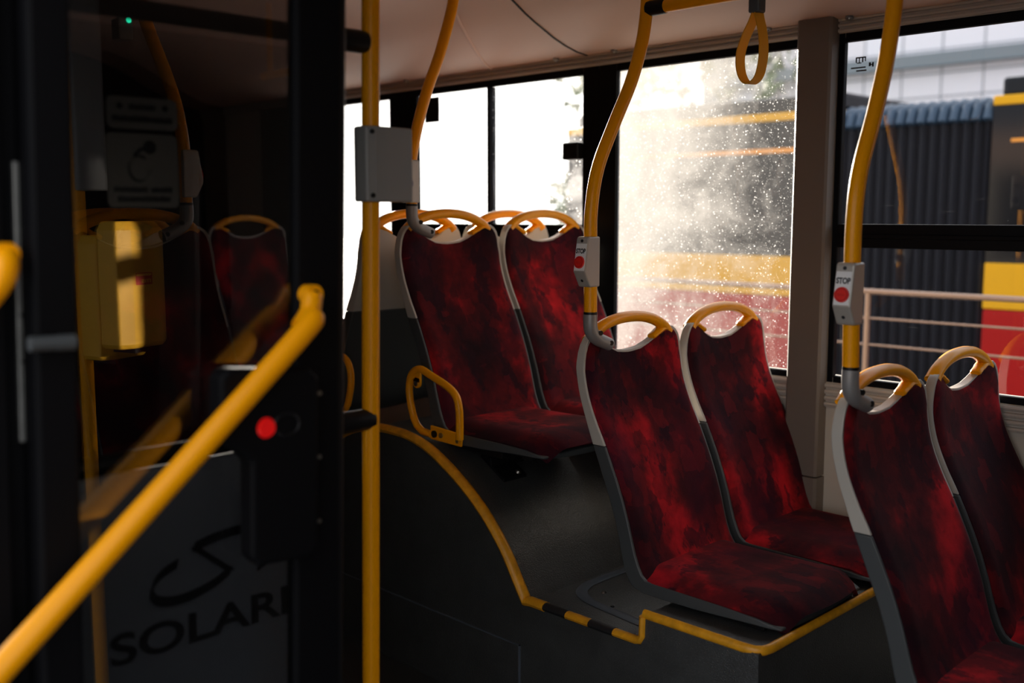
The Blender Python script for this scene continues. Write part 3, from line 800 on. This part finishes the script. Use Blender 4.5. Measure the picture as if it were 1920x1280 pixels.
# emblem: a broad open S swoosh, and the word below
def plane_pts(l): return [(XP + 0.006, y, z) for y, z in l]
em = MB()
sw = [(.800, .812), (.775, .803), (.757, .788), (.752, .771), (.763, .756), (.790, .749), (.830, .751), (.872, .763), (.899, .776)]
em.ribbon(smooth_path(plane_pts(sw), 4), 0.0085, 0.003, (0, 0.35, 1))
em.ribbon(plane_pts([(.899, .776), (.850, .818), (.832, .834)]), 0.0075, 0.003, (0, 1, 0.0))
sw2 = [(.832, .834), (.870, .842), (.915, .846), (.955, .843), (.985, .833), (1.003, .818), (1.004, .801), (.985, .782), (.955, .770)]
em.ribbon(smooth_path(plane_pts(sw2), 4), 0.0085, 0.003, (0, 0.35, 1))
build('emblem', em, M['logo'], ptn, smooth=0)
lt = text_mb('SOLARIS', 0.074, (XP + 0.005, 0.676, 0.666), (0, 1, 0), (0, 0, 1), 0.0012, 0.0012, 'LEFT', 1.42)
build('lettering', lt, M['logo'], ptn, smooth=0)

# two signs stuck on the partition glass
xs = XP + 0.0
def sign(name, y0, y1, z0, z1, label):
    t = thing(name, (xs, (y0 + y1) / 2, z0), label, 'sign')
    c = 0.010
    poly = []
    for (yy, zz, a0) in ((y1 - c, z1 - c, 0), (y0 + c, z1 - c, 90), (y0 + c, z0 + c, 180), (y1 - c, z0 + c, 270)):
        for k in range(5):
            a = math.radians(a0 + 22.5 * k); poly.append((yy + c * math.cos(a), zz + c * math.sin(a)))
    build('board', MB().prism(poly, 'x', xs - 0.003, xs), M['sign'], t, smooth=0)
    return t
s1 = sign('notice_sign', 0.716, 0.834, 1.536, 1.586, 'small pale sign with two lines of dark print, upper of two on the partition glass')
def dashes(t, rows):
    mb = MB(); rnd = random.Random(3)
    for z, h, y0, y1 in rows:
        y = y0
        while y < y1 - 0.002:
            wd = rnd.uniform(0.0038, 0.0056)
            mb.box(xs - 0.0005, xs + 0.0008, y, min(y + wd, y1), z, z + h * rnd.uniform(0.85, 1.0)); y += wd + 0.0011
    build('print', mb, M['ink'], t, smooth=0)
dashes(s1, [(1.566, 0.0095, 0.752, 0.796), (1.547, 0.0095, 0.724, 0.826)])
for yy in (0.737, 0.813): build('print_dot', MB().disc((xs, yy, 1.571), (1, 0, 0), 0.005, 0.0008), M['ink'], s1, smooth=0)
s2 = sign('instruction_sign', 0.712, 0.832, 1.412, 1.529, 'larger pale sign with a round pictogram, lower of two on the partition glass')
dashes(s2, [(1.436, 0.009, 0.722, 0.778), (1.436, 0.009, 0.784, 0.822), (1.421, 0.009, 0.728, 0.816)])
pg = MB().disc((xs, 0.784, 1.508), (1, 0, 0), 0.011, 0.0009)
pg.ribbon(smooth_path([(xs + 0.0006, 0.765 + 0.017 * math.cos(q), 1.474 + 0.020 * math.sin(q)) for q in [0.9 + 5.2 * i / 16 for i in range(17)]], 2), 0.0022, 0.0010, (0, 0.6, 0.8))
pg.ribbon([(xs + 0.0006, 0.757, 1.494), (xs + 0.0006, 0.768, 1.504), (xs + 0.0006, 0.778, 1.506)], 0.0028, 0.0010, (0, -0.4, 1))
build('pictogram', pg, M['ink'], s2, smooth=0)
# small box with a green light, near the ceiling behind the glass
lb = thing('signal_box', (-2.30, 1.05, 1.83), 'small grey box with a green light high behind the door glass', 'box')
build('housing', MB().box(-2.33, -2.29, 1.055, 1.089, 1.790, 1.836), M['box_grey'], lb, smooth=0, bevel=0.004)
build('stem', MB().box(-2.316, -2.304, 1.066, 1.078, 1.836, 2.235), M['box_grey'], lb, smooth=0)
build('led', MB().disc((-2.29, 1.079, 1.832), (1, 0, 0), 0.006, 0.003, r_top=0.004), M['green_led'], lb)

# ------------------------------------------------------------------ open door leaf, standing across the doorway
XD = -1.38
dr = bpy.data.objects.new('door_1', None); COL.objects.link(dr); dr.location = (XD, 0.51, 0.05); ORG[dr.name] = (XD, 0.51, 0.05); struct(dr)
fr = MB()
fr.box(XD - 0.016, XD + 0.014, 0.500, 0.555, 0.06, 1.95)
fr.box(XD - 0.016, XD + 0.014, 0.893, 0.978, 0.06, 1.95)
fr.box(XD - 0.016, XD + 0.014, 0.555, 0.893, 1.84, 1.95)
fr.box(XD - 0.016, XD + 0.014, 0.555, 0.893, 0.06, 0.20)
build('door_frame', fr, M['black'], dr, smooth=0, bevel=0.006)
build('edge_seal', MB().tube([(XD, 0.980, 0.06), (XD, 0.980, 1.95)], 0.011, 12), M['rubber'], dr)
build('glass_pane', MB().box(XD - 0.003, XD + 0.003, 0.550, 0.898, 0.19, 1.85), M['door_glass'], dr, smooth=0)
for zz in (1.132, 1.029, 0.924):
    build('screw', MB().disc((XD + 0.013, 0.936, zz), (1, 0, 0), 0.004, 0.003), M['steel'], dr)
# lock housing with red lamp and key recess
lk = MB()
lk.prism([(.742, 1.176), (.757, 1.188), (.895, 1.178), (.912, 1.165), (.912, .892), (.897, .880), (.805, .884), (.792, .900), (.792, 1.045), (.775, 1.062), (.742, 1.086)], 'x', XD + 0.012, XD + 0.050)
lock = build('lock_housing', lk, M['black'], dr, smooth=0, bevel=0.008, segs=3)
build('red_lamp', MB().disc((XD + 0.049, 0.817, 1.095), (1, 0, 0), 0.0165, 0.006, 28, 0.013), M['red_led'], lock)
build('key_recess', MB().tube([(XD + 0.0505, 0.852 + 0.022 * math.cos(q), 1.096 + 0.017 * math.sin(q)) for q in [2 * PI * i / 24 for i in range(25)]], 0.002, 6), M['rubber'], lock)
# diagonal yellow handrail fixed to the leaf
XH = XD + 0.058
hp = [(XH - 0.006, 0.898, 1.256), (XH, 0.872, 1.232), (XH, 0.70, 1.076), (XH, 0.50, 0.896), (XH, 0.30, 0.717), (XH - 0.004, 0.26, 0.681)]
hr = build('handrail', MB().tube(smooth_path(hp, 6), 0.0178, 22, up=(1, 0, 0)), M['yellow'], dr, smooth=60)
eb = MB().tube(smooth_path([(XH - 0.010, 0.880, 1.241), (XH - 0.018, 0.900, 1.262), (XH - 0.028, 0.911, 1.290)], 4), [0.0175] * 4 + [0.0165] * 4 + [0.0150], 16, up=(1, 0, 0))
eb.disc((XD + 0.010, 0.912, 1.290), (1, 0, 0), 0.016, 0.026, 20)
build('end_bracket', eb, M['yellow'], hr, smooth=60)
build('bolt', MB().disc((XD + 0.034, 0.914, 1.291), (1, 0.1, 0), 0.007, 0.003), M['rubber'], hr)

# the leaf leans with the side of the bus
LEAN = -0.030
def lean(o, pz):
    o.rotation_euler = (LEAN, 0, 0); o.location.y -= 0.030 * (pz - o.location.z)
lean(dr, 1.25)

# door post at the hinge side, with its own short rail and the door arm
po = thing('door_post', (-1.44, 0.49, 0), 'dark door post with a screwed grey metal strip at far left', 'post')
build('post_body', MB().box(-1.455, -1.40, 0.505, 0.510, 0.02, 1.95).box(-1.455, -1.40, 0.44, 0.478, 0.02, 1.95), M['black'], po, smooth=0, bevel=0.004)
build('metal_strip', MB().box(-1.428, -1.418, 0.4985, 0.5165, 1.10, 1.47), M['alu'], po, smooth=0, bevel=0.002)  # cut to its sunlit length; the unlit rest is left off
build('post_body', MB().box(-1.46, -1.428, 0.478, 0.555, 0.0, 2.0), M['black'], po, smooth=0, bevel=0.003)
for zz in (1.270, 1.208):
    build('screw', MB().disc((-1.418, 0.5055, zz), (1, 0, 0), 0.0035, 0.003), M['rubber'], po)
lean(po, 1.30)
arm = thing('door_rod', (-1.345, 0.51, 1.23), 'short grey steel rod joining the door post to the open door leaf', 'rod')
build('rod', MB().tube([(-1.345, 0.485, 1.2385), (-1.345, 0.538, 1.2365)], 0.0095, 16), M['shell_dark'], arm)
build('rod_end', MB().tube([(-1.345, 0.519, 1.2372), (-1.345, 0.541, 1.2363)], 0.0103, 16), M['shell_dark'], arm)
gr = thing('grab_rail', (-1.40, 0.46, 1.30), 'short yellow rail end at the far left edge on the door post', 'rail')
build('tube', MB().tube(smooth_path([(-1.385, 0.476, 1.345), (-1.365, 0.468, 1.333), (-1.352, 0.452, 1.312), (-1.352, 0.40, 1.255), (-1.352, 0.25, 1.09)], 5), 0.0165, 18, up=(1, 0, 0)), M['yellow'], gr, smooth=60)
build('end_bracket', MB().disc((-1.418, 0.478, 1.351), (1, 0, 0), 0.0145, 0.040, 20), M['yellow'], gr)
build('bolt', MB().disc((-1.379, 0.479, 1.352), (1, 0, 0), 0.006, 0.003), M['rubber'], gr)

# ------------------------------------------------------------------ ticket validators on the doorway pole (mirrored in the door glass)
XV, YV = -0.055, 1.115
vp = thing('doorway_pole', (XV, YV, 0), 'sunlit yellow doorway pole with grey sleeve, mirrored at left in the door glass', 'pole')
build('tube', MB().tube([(XV, YV, 0), (XV, YV, 2.225)], 0.0172, 20), M['yellow'], vp, smooth=60)
build('sleeve', MB().box(XV - 0.030, XV + 0.030, YV - 0.012, YV + 0.068, 1.462, 2.24), M['box_grey'], vp, smooth=0, bevel=0.005)
def validator(dx, dy, ztop, rz, label):
    t = thing('ticket_validator', (0, 0, 0), label, 'validator', 'yellow ticket validators on the doorway pole')
    hh = 0.315
    # plan outline: broad front (-x) with a chamfer on the -y side
    plan = [(0.018, -0.062), (-0.046, -0.066), (-0.062, -0.030), (-0.062, 0.080), (-0.050, 0.092), (0.018, 0.092)]
    A = [[(px, py, z) for px, py in plan + plan[:1]] for z in (0.0, 0.015, hh - 0.03, hh)]
    mb = MB()
    n = len(plan)
    rows = [(0.0, 0.90), (0.012, 1.0), (hh - 0.022, 1.0), (hh, 0.82)]
    vs = [(px * k, py * k, z) for z, k in rows for px, py in plan]
    fs = [(i * n + j, i * n + (j + 1) % n, (i + 1) * n + (j + 1) % n, (i + 1) * n + j) for i in range(3) for j in range(n)]
    fs += [tuple(range(n - 1, -1, -1)), tuple(3 * n + j for j in range(n))]
    mb.add(vs, fs)
    build('case', mb, M['validator'], t, smooth=0, bevel=0.004, segs=3)
    fx = -0.0632
    lo = MB()
    lo.box(fx, fx + 0.002, -0.020, 0.036, 0.186, 0.188).box(fx, fx + 0.002, -0.020, 0.036, 0.158, 0.160)
    lo.box(fx, fx + 0.002, -0.020, -0.018, 0.158, 0.188).box(fx, fx + 0.002, 0.034, 0.036, 0.158, 0.188)
    lo.box(fx, fx + 0.002, -0.018, 0.034, 0.160, 0.180)
    lg_ = build('logo', lo, M['validator_red'], t, smooth=0)
    tx = text_mb('ms', 0.018, (fx - 0.0004, 0.031, 0.1635), (0, -1, 0), (0, 0, 1), 0.0004, 0.0003, 'LEFT', 1.6)
    build('lettering', tx, M['validator'], lg_, smooth=0)
    build('clamp', MB().box(0.018, 0.052, -0.02, 0.02, 0.06, 0.10).box(0.018, 0.052, -0.02, 0.02, 0.22, 0.26), M['rubber'], t, smooth=0, bevel=0.003)
    build('slot', MB().box(-0.050, 0.02, -0.02, 0.03, -0.012, 0.002), M['rubber'], t, smooth=0)
    t.location = (XV + dx, YV + dy, ztop - hh); t.rotation_euler = (0, 0, rz)
    return t
validator(-0.175, 0.028, 1.385, math.radians(-22), 'yellow ticket validator with red logo, right one mirrored in the door glass')
validator(-0.085, 0.017, 1.350, math.radians(-22), 'yellow ticket validator half hidden, left one mirrored in the door glass')

# ------------------------------------------------------------------ outside
gd = MB().box(-70, 40, -30, 70, -0.40, -0.32)
struct(build('ground', gd, M['asphalt'], smooth=0))

bd = thing('building', (-3, 20, -0.32), 'pale panelled building with a grey beam beyond the clear window', 'building')
build('facade', MB().box(-13.5, 14, 20.0, 24, -0.32, 8.5), M['facade'], bd, smooth=0)
build('beam', MB().box(-13.5, 14, 19.75, 20.0, 4.20, 4.44), M['beam'], bd, smooth=0)
build('column', MB().box(-13.6, -13.1, 19.6, 20.0, -0.32, 8.5), M['beam'], bd, smooth=0)
build('column', MB().box(-12.3, -11.9, 19.6, 20.0, -0.32, 8.5), M['concrete'], bd, smooth=0)

ob = thing('city_bus', (-2, 8, -0.32), 'red and yellow articulated bus parked outside the windows', 'bus')
BX0, BXA, BXB, BX1 = -7.2, -4.25, -2.99, 6.0
def section(a, b):
    build('lower_body', MB().box(a, b, 8.0, 10.5, 0.02, 0.70), M['bus_red'], ob, smooth=0, bevel=0.02)
    build('waist_band', MB().box(a, b, 7.995, 10.5, 0.70, 1.045), M['bus_yellow'], ob, smooth=0, bevel=0.01)
    build('window_band', MB().box(a, b, 8.01, 10.49, 1.045, 2.20), M['bus_glass'], ob, smooth=0)
    build('roof_band', MB().box(a, b, 7.995, 10.5, 2.20, 2.27), M['bus_yellow'], ob, smooth=0, bevel=0.01)
    build('roof', MB().box(a, b, 8.15, 10.35, 2.27, 2.42), M['bus_glass'], ob, smooth=0, bevel=0.03)
    build('skirt', MB().box(a, b, 8.05, 10.45, -0.22, 0.02), M['black'], ob, smooth=0)
section(BX0, BXA); section(BXB, BX1)
bl = MB(); npl = 15
zz = []
for i in range(npl * 2 + 1):
    x = BXA + (BXB - BXA) * i / (npl * 2); d = 0.0 if i % 2 else 0.07
    zz.append((x, 8.02 + d))
A = [[(x, y, z) for x, y in zz] for z in (-0.1, 1.0, 2.10, 2.16)]
B = [[(x, 10.4, z) for x, y in zz] for z in (-0.1, 1.0, 2.10, 2.16)]
build('bellows', MB().solid(A, B), M['bellows'], ob, smooth=0)
bt = MB()
for i in range(npl):
    x = BXA + (BXB - BXA) * (i + 0.5) / npl
    bt.tube([(x, 8.02, 2.10), (x, 8.06, 2.20), (x, 8.2, 2.25), (x, 10.3, 2.25)], 0.040, 8, up=(1, 0, 0))
build('bellows_cover', bt, M['bellows_top'], ob, smooth=50)
build('lamp_bar', MB().box(-2.85, 2.0, 8.0, 8.02, 1.93, 1.955), M['orange'], ob, smooth=0)
build('lamp_bar', MB().box(-6.9, -4.5, 8.0, 8.02, 1.93, 1.97), M['orange'], ob, smooth=0)
build('side_marker', MB().box(-2.62, -2.44, 7.985, 8.0, 0.40, 0.44), M['orange'], ob, smooth=0)

rg = thing('railing', (-2.0, 5.5, -0.32), 'metal pipe railing between the two buses, lit by the sun', 'railing')
for zr, r in ((0.976, 0.016), (0.827, 0.0065), (0.678, 0.0065), (0.47, 0.008)):
    build('rail', MB().tube([(-5.2, 5.5, zr), (3.0, 5.5, zr)], r, 10, up=(0, 0, 1)), M['galv'], rg)
for x in (-4.7, -2.68, -0.7, 1.3):
    build('post', MB().tube([(x, 5.5, -0.32), (x, 5.5, 0.976)], 0.016, 10), M['galv'], rg)

def tree(x, y, h, r, label):
    t = thing('tree', (x, y, -0.32), label, 'tree', 'trees outside the rear windows')
    build('trunk', MB().tube([(x, y, -0.32), (x + 0.05, y, h * 0.35), (x, y + 0.05, h * 0.6)], [0.14, 0.10, 0.06], 10), M['bark'], t)
    mb = MB(); rnd = random.Random(int(abs(x * 100)))
    for k in range(420):
        a = rnd.uniform(0, 2 * PI); ph = math.acos(rnd.uniform(-1, 1)); q = r * rnd.uniform(0.55, 1.0)
        c = Vector((x + q * math.sin(ph) * math.cos(a), y + q * math.sin(ph) * math.sin(a), h * 0.68 + q * 0.9 * math.cos(ph)))
        e = [Vector((rnd.uniform(-1, 1), rnd.uniform(-1, 1), rnd.uniform(-1, 1))).normalized() * 0.16 for _ in range(3)]
        mb.add([c + e[0], c + e[1], c + e[2], c - e[0] * 0.6], [(0, 1, 2), (0, 2, 3), (0, 3, 1), (1, 3, 2)])
    build('crown', mb, M['leaf'], t, smooth=0)
tree(-10.8, 15.2, 5.6, 2.5, 'hazy green tree outside, left of the pale building, behind the misted window')
tree(-13.2, 15.8, 2.5, 1.2, 'distant hazy tree seen through the bright sliding window')

# ------------------------------------------------------------------ light
SUN = Vector((-0.787, 0.616, 0.125)).normalized()
sd = bpy.data.lights.new('sun', 'SUN'); sd.energy = 20.0; sd.angle = math.radians(0.6); sd.color = (1.0, 0.89, 0.75)
so = bpy.data.objects.new('sun', sd); COL.objects.link(so)
so.rotation_euler = SUN.to_track_quat('Z', 'Y').to_euler(); so.location = (-8, 6, 4)

wd = bpy.data.worlds.new('sky'); SC.world = wd; wd.use_nodes = True
nt = wd.node_tree
for n in list(nt.nodes): nt.nodes.remove(n)
out = nt.nodes.new('ShaderNodeOutputWorld'); bg = nt.nodes.new('ShaderNodeBackground')
tc = nt.nodes.new('ShaderNodeTexCoord')
dt = nt.nodes.new('ShaderNodeVectorMath'); dt.operation = 'DOT_PRODUCT'; dt.inputs[1].default_value = SUN
nt.links.new(tc.outputs['Generated'], dt.inputs[0])
r = ramp(nt, math_n(nt, 'ADD', math_n(nt, 'MULTIPLY', dt.outputs['Value'], 0.5), 0.5), [(0.0, (0.58, 0.58, 0.58)), (0.45, (0.38, 0.41, 0.46)), (0.85, (0.75, 0.77, 0.80)), (0.99, (1.0, 0.97, 0.92))])
nt.links.new(r.outputs['Color'], bg.inputs['Color']); bg.inputs['Strength'].default_value = 2.0
nt.links.new(bg.outputs[0], out.inputs[0])

# ------------------------------------------------------------------ camera
cam = bpy.data.cameras.new('camera'); co = bpy.data.objects.new('camera', cam); COL.objects.link(co)
co.location = (0, 0, 1.40)
pitch = math.atan(237 / 1940)
co.rotation_euler = (PI / 2 - pitch, 0, math.radians(45))
cam.sensor_width = 36.0; cam.lens = 36.0 * 1940 / 1920; cam.clip_start = 0.02; cam.clip_end = 300
cam.dof.use_dof = True; cam.dof.focus_distance = 2.72; cam.dof.aperture_fstop = 2.0
SC.camera = co
SC.cycles.transparent_max_bounces = 16
SC.cycles.max_bounces = 10; SC.cycles.diffuse_bounces = 5; SC.cycles.glossy_bounces = 5

vs = SC.view_settings
vs.view_transform = 'Standard'; vs.look = 'None'; vs.gamma = 1.0; vs.use_curve_mapping = False; vs.exposure = 0.7
